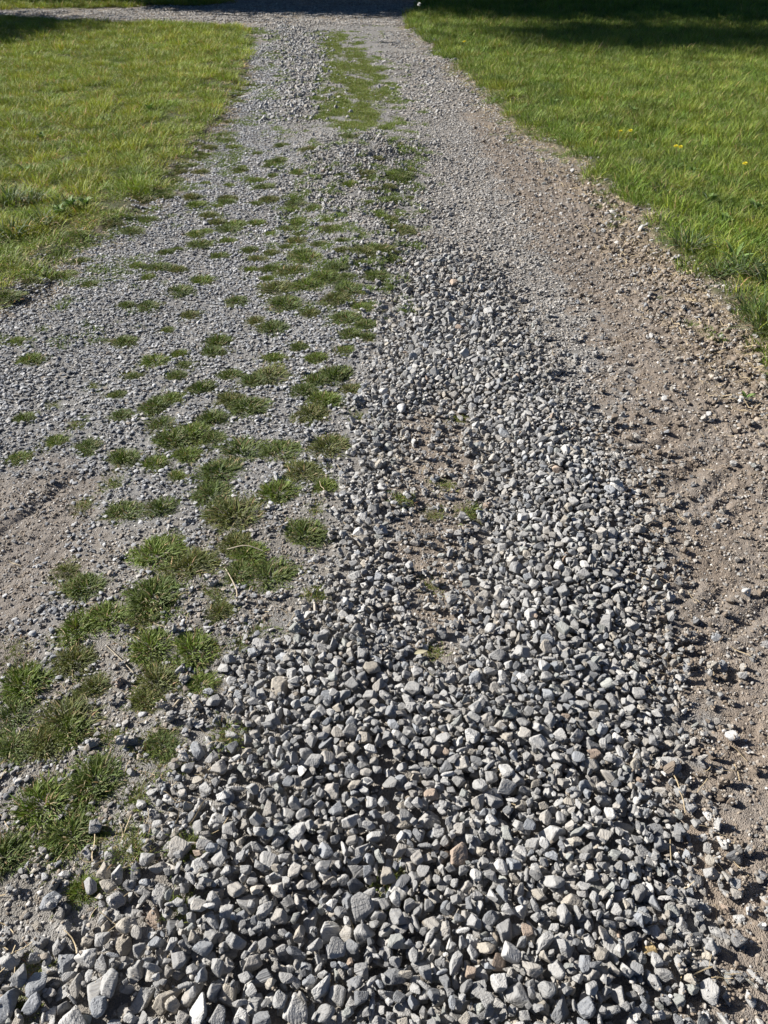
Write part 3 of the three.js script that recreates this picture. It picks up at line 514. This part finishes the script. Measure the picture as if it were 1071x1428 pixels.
const tuftShapes = []; for (let i = 0; i < 8; i++) tuftShapes.push(tuftGeometry(240 + i, { n: 1100, R: 0.06, h0: 0.018, h1: 0.046, w: 0.0028, spread: 0.75, droop: 0.8, dry: 0.08, green: [[0.165, 0.235, 0.03], [0.13, 0.185, 0.032], [0.15, 0.178, 0.038], [0.118, 0.17, 0.03]][i % 4], straw: STRAW, lobes: true, dome: 0.35 }));
const thinShapes = []; for (let i = 0; i < 3; i++) thinShapes.push(tuftGeometry(260 + i, { n: 170, R: 0.05, h0: 0.014, h1: 0.038, w: 0.003, spread: 1.0, droop: 1.2, dry: 0.35, green: GREEN, straw: STRAW, lobes: true }));
{
  const r = rngOf(63);
  for (let i = 0; i < tufts.length; i += 3) {
    const [px, py, w] = [tufts[i], tufts[i + 1], tufts[i + 2]], g0 = onGround(px, py), size = w * g0.depth / FP, g = onGround(px, py + 4 + 0.018 * FP / g0.depth * 0.6);
    const thin = size < 0.075 || (py > 1000 && w < 40 && px > 150), stony = signed(STONES, g.x, g.z) > -0.02, onMound = signed(MOUND, g.x, g.z) > 0;
    const vi = Math.floor(r() * 8), shape = thin ? thinShapes[i % 3] : tuftShapes[vi];
    const m = shadows(new THREE.Mesh(shape, bladeMat)); m.name = numbered('grass_tuft'); const s = size / 0.134;
    m.position.set(g.x, stony || signed(MOUND, g.x, g.z) > -0.2 ? heapTop(g.x, g.z) : height(g.x, g.z), g.z); m.rotation.y = r() * 6.2832; m.scale.set(s * (0.85 + 0.4 * r()), s * (0.68 + 0.35 * r()) * (s > 1.2 ? 0.82 : 1), s * (0.85 + 0.4 * r()));
    const d = -g.z;
    let [lb, gp] = stony ? ['sparse sprig of grass poking up between crushed stones', 'grass sprigs among the stones']
      : thin ? ['thin small sprig of grass with dry blades on gritty dirt', 'small grass sprigs on the grit']
      : d > 3.4 ? ['flat green grass tuft growing in the bluish gravel', 'grass tufts in the bluish gravel']
      : ['thick rounded green grass tuft on dusty gravelly soil', 'thick grass tufts on the dusty soil'];
    if (onMound && !thin) [lb, gp] = ['yellowish green grass tuft growing on the low stone mound', 'grass tufts on the stone mound'];
    const big = size > 0.15 ? 'large ' : size > 0.09 ? 'medium ' : 'small ', hue = thin ? '' : ['bright ', 'deep ', 'olive ', 'deep '][vi % 4];
    tag(m, thin || stony ? lb : onMound ? big + lb : big + hue + lb, 'grass tuft', thin || stony ? gp : onMound ? big + gp : big + hue + gp); scene.add(m);
  }
}
// coarse clumps, broad-leaved weeds and dandelions along the lawn's edge
const coarse = tuftGeometry(270, { n: 90, R: 0.06, h0: 0.10, h1: 0.2, w: 0.007, spread: 0.5, droop: 1.1, dry: 0.12, green: [0.11, 0.165, 0.05], straw: STRAW });
{
  const r = rngOf(64);
  const put = (px, py, s, label) => { const g = onGround(px, py), m = shadows(new THREE.Mesh(coarse, bladeMat)); m.name = numbered('coarse_grass_clump'); m.position.set(g.x, height(g.x, g.z) - 0.002, g.z); m.rotation.y = r() * 6; m.scale.setScalar(s); tag(m, label, 'grass clump', label.startsWith('long') ? 'long grass clumps along the lawn edge' : null); scene.add(m); };
  put(958, 352, 1.1, 'pale coarse long bladed grass clump overhanging the dirt edge');
  for (const [x, y, s] of [[918, 278, 0.9], [1000, 385, 0.9], [1050, 440, 1.0], [1066, 470, 0.9], [880, 238, 0.8], [1035, 385, 1], [1068, 400, 1.1], [740, 178, 0.7], [700, 140, 0.8], [60, 318, 0.9], [20, 335, 1.0], [45, 290, 0.9], [90, 300, 0.8], [15, 290, 1.1]]) put(x, y, s, 'long bladed dark green grass clump at the lawn edge');
}
function leafGeometry(len, wid, curl) { // a broad leaf with a folded midrib
  const pos = [], idx = [], n = 6;
  for (let i = 0; i <= n; i++) { const t = i / n, w = wid * Math.sin(Math.PI * Math.pow(t, 0.75)) * 0.5 + 0.0008, y = Math.sin(t * 2.2) * len * 0.3 * curl, x = len * t; pos.push(x, y + w * 0.35, -w, x, y, 0, x, y + w * 0.35, w); if (i) { const a = (i - 1) * 3; idx.push(a, a + 1, a + 3, a + 1, a + 4, a + 3, a + 1, a + 2, a + 4, a + 2, a + 5, a + 4); } }
  const g = new THREE.BufferGeometry(); g.setAttribute('position', new THREE.Float32BufferAttribute(pos, 3)); g.setIndex(idx); g.computeVertexNormals(); return g;
}
const weedMat = new THREE.MeshPhysicalMaterial({ color: new THREE.Color().setRGB(0.13, 0.22, 0.035), roughness: 0.85, transmission: 0.35, thickness: 0, side: THREE.DoubleSide });
const broadLeaf = leafGeometry(0.07, 0.028, 1), longLeaf = leafGeometry(0.13, 0.02, 0.8);
function weed(px, py, n, s, shape, label, group) {
  const r = rngOf(px * 7 + py), g = onGround(px, py), o = new THREE.Group(); o.name = numbered('broadleaf_weed'); o.position.set(g.x, height(g.x, g.z) + 0.004, g.z); tag(o, label, 'weed', group); scene.add(o);
  for (let i = 0; i < n; i++) { const m = shadows(new THREE.Mesh(shape, weedMat)); m.name = 'leaf'; m.rotation.set(0.3 * gauss(r), i * 2.4 + r(), 0.35 + 0.5 * r(), 'YXZ'); m.scale.setScalar(s * (0.7 + 0.6 * r())); o.add(m); }
}
weed(103, 300, 12, 1.1, broadLeaf, 'bright broad leaved weed at the edge of the lawn', 'broad leaved weeds by the lawn'); weed(122, 296, 9, 0.9, broadLeaf, 'bright broad leaved weed at the edge of the lawn', 'broad leaved weeds by the lawn');
weed(84, 308, 9, 1.0, broadLeaf, 'bright broad leaved weed at the edge of the lawn', 'broad leaved weeds by the lawn');
weed(1036, 566, 7, 0.55, broadLeaf, 'small leafy weed sprouting from the brown dirt by the clods'); weed(1022, 372, 10, 0.9, longLeaf, 'rosette weed with long narrow leaves in the lawn');

for (const [x, y] of [[770, 150], [830, 190], [905, 215], [985, 290], [1010, 320], [960, 250], [1050, 300], [880, 165], [60, 200], [150, 180], [35, 250], [210, 160]]) weed(x, y, 9, x < 500 ? 0.9 : 1.05, broadLeaf, x < 500 ? 'low broad leaved weed in the short olive lawn' : 'low broad leaved weed in the tall green lawn', x < 500 ? 'weeds in the short lawn' : 'weeds in the tall lawn');

const stemMat = new THREE.MeshStandardMaterial({ color: new THREE.Color().setRGB(0.16, 0.2, 0.06), roughness: 0.7 }), yellowMat = new THREE.MeshPhysicalMaterial({ color: new THREE.Color().setRGB(0.8, 0.7, 0.03), roughness: 0.8, side: THREE.DoubleSide, transmission: 0.15, thickness: 0 }), fluffMat = new THREE.MeshPhysicalMaterial({ color: new THREE.Color().setRGB(0.8, 0.8, 0.78), roughness: 0.9, transmission: 0.4, thickness: 0, side: THREE.DoubleSide });
const petals = (() => { const r = rngOf(71), gs = []; for (let i = 0; i < 70; i++) { const ring = i / 70, l = leafGeometry(0.021 * (0.55 + 0.5 * ring), 0.0045, 0.4); l.rotateZ(1.35 - 1.3 * ring); l.rotateY(i * 2.39996 + 0.1 * r()); gs.push(l); } return mergeGeometries(gs); })();
const fluff = (() => { const r = rngOf(72), gs = []; for (let i = 0; i < 90; i++) { const l = leafGeometry(0.02, 0.004, 0.1); l.rotateZ(Math.asin(1 - 1.7 * (i + 0.5) / 90)); l.rotateY(i * 2.39996); gs.push(l); } return mergeGeometries(gs); })();
function dandelion(px, py, s, white, label, group) {
  const r = rngOf(px + py * 3), g = onGround(px, py + 4), h = 0.13 * s, o = new THREE.Group(); o.name = numbered('dandelion'); o.position.set(g.x, height(g.x, g.z), g.z); tag(o, label, 'flower', group); scene.add(o);
  const bend = 0.015 * gauss(r), curve = new THREE.CatmullRomCurve3([new THREE.Vector3(0, -0.005, 0), new THREE.Vector3(bend, h * 0.5, 0.004), new THREE.Vector3(bend * 0.4, h, 0)]);
  const st = shadows(new THREE.Mesh(new THREE.TubeGeometry(curve, 6, 0.0018, 6), stemMat)); st.name = 'stem'; o.add(st);
  const hd = shadows(new THREE.Mesh(white ? fluff : petals, white ? fluffMat : yellowMat)); hd.name = white ? 'seed_head' : 'flower_head'; hd.position.set(bend * 0.4, h, 0); hd.rotation.set(0.25, r() * 6, -0.15); hd.scale.setScalar(s); o.add(hd);
}
for (const [x, y] of [[861, 206], [874, 205], [935, 231], [942, 232], [1031, 257]]) dandelion(x, y, 1.0, false, 'yellow dandelion in the lawn near the dirt edge', 'yellow dandelions by the lawn edge');
dandelion(647, 80, 1.5, false, 'single yellow dandelion where lawn meets the far gravel'); dandelion(584, 26, 2, true, 'white dandelion seed head at the edge of the tree shade');

// dry straw lying about
const strawShapes = [0, 1, 2].map(k => { const r = rngOf(80 + k), pos = [], idx = []; const L = 0.05, w = 0.0008; let x = 0, z = 0, a = 0; for (let i = 0; i <= 5; i++) { const y = 0.003 + 0.003 * Math.sin(i * 1.3 + k); pos.push(x, y, z - w, x, y + 0.0008, z + w); a += 0.14 * gauss(r) * (k ? 1 : 0.4); x += Math.cos(a) * L / 5; z += Math.sin(a) * L / 5; if (i) { const b = i * 2 - 2; idx.push(b, b + 1, b + 2, b + 1, b + 3, b + 2); } } const g = new THREE.BufferGeometry(); g.setAttribute('position', new THREE.Float32BufferAttribute(pos, 3)); g.setAttribute('color', new THREE.Float32BufferAttribute(pos.map((_, i) => [0.45, 0.36, 0.22][i % 3]), 3)); g.setIndex(idx); g.computeVertexNormals(); return g; });
instancedGrass('dry_straw', 'bits of dry straw lying on dirt and gravel', strawShapes, strawMat, 65, (r, put) => {
  for (let i = 0; i < 90000; i++) {
    const z = -0.6 - 12 * Math.pow(r(), 1.5), x = lerp(-2.4, 2.1, r());
    const sE = signed(DRIVE, x, z), edge = smooth(x > 0 ? 0.6 : 0.4, 0.05, sE + wob(x, z, 0.3, 0.12)) * smooth(-0.5, -0.1, sE), md = near(DIRT_MID, x, z, 0.1), se = smooth(0.15, 0, Math.abs(signed(STONES, x, z)));
    if (r() > edge * (x > 0 ? 0.8 : 0.5) + 0.06 * md + 0.08 * se + 0.008) continue;
    const f = 0.65 + 0.5 * r(); put(x, z, 0.5 + 0.9 * r() * (edge > 0.3 ? 1.2 : 0.8), 1 + 2 * r() * edge, [f, f, f], undefined, heapTop(x, z) + 0.001);
  }
}, 'straw');
{ // single dry stalks that show in the photograph
  const dry = new THREE.MeshStandardMaterial({ color: new THREE.Color().setRGB(0.42, 0.36, 0.26), roughness: 0.85 });
  const stalk = (pts, rad, label) => { const v = pts.map(([x, y, up]) => { const g = onGround(x, y); return new THREE.Vector3(g.x, heapTop(g.x, g.z) + up, g.z); }), m = shadows(new THREE.Mesh(new THREE.TubeGeometry(new THREE.CatmullRomCurve3(v), 18, rad, 6), dry)); m.name = numbered('dry_stalk'); tag(m, label, 'stalk'); scene.add(m); };
  stalk([[316, 800, 0.006], [326, 818, 0.008], [331, 830, 0.006], [332, 850, 0.004]], 0.002, 'bent dry grass stalk beside the small rounded tuft');
  stalk([[318, 777, 0.02], [345, 776, 0.03], [368, 779, 0.02]], 0.0018, 'pale dry stalk lying across two grass tufts');
  stalk([[150, 905, 0.005], [170, 925, 0.008], [188, 945, 0.004]], 0.0012, 'thin dry stem on dirt between thick tufts');
  stalk([[232, 1003, 0.006], [243, 993, 0.007], [252, 982, 0.005]], 0.003, 'short broken tan stalk by the edge of heaped stones');
}

{ // one fallen leaf on the bare patch between the stones
  const g = onGround(588, 919), lf = shadows(new THREE.Mesh(leafGeometry(0.036, 0.012, 0.2), new THREE.MeshStandardMaterial({ color: new THREE.Color().setRGB(0.36, 0.33, 0.22), roughness: 0.8, side: THREE.DoubleSide }))); lf.name = 'fallen_leaf'; lf.position.set(g.x - 0.02, heapTop(g.x, g.z) + 0.012, g.z); lf.rotation.set(0.1, 0.2, 0.05); tag(lf, 'pale olive fallen leaf on the bare patch between stones', 'leaf'); scene.add(lf);
}

// ───────────────────────── trees whose shade falls across the far lawn ─────────────────────────
const barkMat = new THREE.MeshStandardMaterial({ color: new THREE.Color().setRGB(0.10, 0.08, 0.06), bumpMap: barkBump, bumpScale: 0.03, roughness: 0.95 });
const sprig = (() => { const r = rngOf(90), gs = []; for (let i = 0; i < 12; i++) { const l = leafGeometry(0.13, 0.085, 0.5); l.rotateZ(gauss(r) * 0.7); l.rotateY(r() * 6.2832); l.translate(0.22 * gauss(r), 0.16 * gauss(r), 0.22 * gauss(r)); gs.push(l); } return mergeGeometries(gs); })();
const treeLeaf = new THREE.MeshPhysicalMaterial({ color: new THREE.Color().setRGB(0.07, 0.12, 0.025), roughness: 0.8, transmission: 0.3, thickness: 0, side: THREE.DoubleSide });
function limb(a, b, ra, rb, seed) {
  const r = rngOf(seed), mid = a.clone().lerp(b, 0.5).add(new THREE.Vector3(0.12 * gauss(r), 0.1 * Math.abs(gauss(r)), 0.12 * gauss(r)).multiplyScalar(a.distanceTo(b) * 0.5));
  const g = new THREE.TubeGeometry(new THREE.CatmullRomCurve3([a, mid, b]), 8, 1, 9), P = g.attributes.position, c = new THREE.CatmullRomCurve3([a, mid, b]);
  for (let i = 0; i <= 8; i++) { const p = c.getPointAt(i / 8), rad = lerp(ra, rb, i / 8); for (let k = 0; k < 10; k++) { const n = i * 10 + k; tmpV.fromBufferAttribute(P, n).sub(p).multiplyScalar(rad).add(p); P.setXYZ(n, tmpV.x, tmpV.y, tmpV.z); } }
  g.computeVertexNormals(); return g;
}
function tree(x, z, trunkR, base, top, spread, seed, label, far) {
  const r = rngOf(seed), o = new THREE.Group(); o.name = numbered('shade_tree'); o.position.set(x, height(x, z) - 0.03, z); tag(o, label, 'tree', null); scene.add(o);
  const prof = [[trunkR * 1.75, 0], [trunkR * 1.3, 0.18], [trunkR * 1.08, 0.5], [trunkR, 1.1], [trunkR * 0.85, base], [trunkR * 0.5, (base + top) / 2], [trunkR * 0.12, top * 0.92]].map(p => new THREE.Vector2(...p));
  const tg = new THREE.LatheGeometry(prof, 28), P = tg.attributes.position; for (let i = 0; i < P.count; i++) { const y = P.getY(i), a = Math.atan2(P.getZ(i), P.getX(i)), k = 1 + (0.18 * Math.exp(-y * 2.5) * Math.sin(a * 5 + seed) + 0.05 * Math.sin(a * 9 + y * 2)); P.setX(i, P.getX(i) * k + 0.12 * n2(y * 0.3, seed)); P.setZ(i, P.getZ(i) * k + 0.12 * n2(seed, y * 0.3)); } tg.computeVertexNormals();
  const trunk = shadows(new THREE.Mesh(tg, barkMat)); trunk.name = 'trunk'; o.add(trunk);
  const tips = [];
  for (let i = 0; i < 13; i++) { const t = i / 13, h0 = lerp(base * 0.8, top * 0.8, t), a = i * 2.4 + r() * 0.6, L = spread * (0.95 - 0.5 * t) * (0.8 + 0.3 * r()), A = new THREE.Vector3(0, h0, 0), B = new THREE.Vector3(Math.cos(a) * L, h0 + lerp(0.6, 2.4, t) * (0.6 + 0.5 * r()), Math.sin(a) * L); const m = shadows(new THREE.Mesh(limb(A, B, trunkR * lerp(0.42, 0.16, t), 0.025, seed + i), barkMat)); m.name = 'limb'; o.add(m); tips.push([A, B]); }
  if (far) { const A = new THREE.Vector3(0, far[1] - 2.5, 0), B = new THREE.Vector3(...far); const m = shadows(new THREE.Mesh(limb(A, B, trunkR * 0.4, 0.04, seed + 50), barkMat)); m.name = 'limb'; o.add(m); }
  const N = 5200, im = shadows(new THREE.InstancedMesh(sprig, treeLeaf, N)), col = new THREE.Color(); im.name = 'crown'; im.userData.kind = 'stuff';
  const cy = (base + top) / 2, ch = (top - base) / 2 + 0.6; let k = 0;
  while (k < N) {
    let v; if (far && r() < 0.09) v = new THREE.Vector3(far[0] + gauss(r) * 0.95, far[1] + gauss(r) * 0.7, far[2] + gauss(r) * 0.95);
    else if (r() < 0.55) { const [A, B] = tips[Math.floor(r() * tips.length)]; v = A.clone().lerp(B, 0.45 + 0.6 * r()).add(new THREE.Vector3(gauss(r), gauss(r) * 0.7, gauss(r)).multiplyScalar(0.75)); }
    else { const d = new THREE.Vector3(gauss(r), gauss(r), gauss(r)).normalize().multiplyScalar(Math.pow(r(), 0.4)); v = new THREE.Vector3(d.x * spread, cy + d.y * ch, d.z * spread); if (n3(v.x * 0.5 + seed, v.y * 0.5, v.z * 0.5) < -0.25) continue; }
    if (v.y < base * 0.75) continue;
    tmpE.set(r() * 6, r() * 6, r() * 6); im.setMatrixAt(k, tmpM.compose(v, tmpQ.setFromEuler(tmpE), tmpS.setScalar(1 + 0.7 * r()))); const f = 0.8 + 0.4 * r(); im.setColorAt(k++, col.setRGB(f, f, f * 0.9));
  }
  o.add(im);
}
tree(3.6, -23.9, 0.42, 1.9, 9, 6.0, 301, 'broad leafy tree whose trunk base stands in the far shade');
tree(-5.9, -26.2, 0.4, 5.0, 12.6, 6.5, 302, 'leafy tree beyond the gravel lane junction', [-3.7, 9.9, 7.0]);
tree(-10.6, -27.0, 0.28, 3.0, 9.2, 3.7, 304, 'slim leafy tree past the lane, beside the larger tree');
tree(-19.0, -19.6, 0.32, 1.7, 7.6, 4.4, 303, 'leafy tree beside the lane past the grassy corner');

renderer.render(scene, camera);
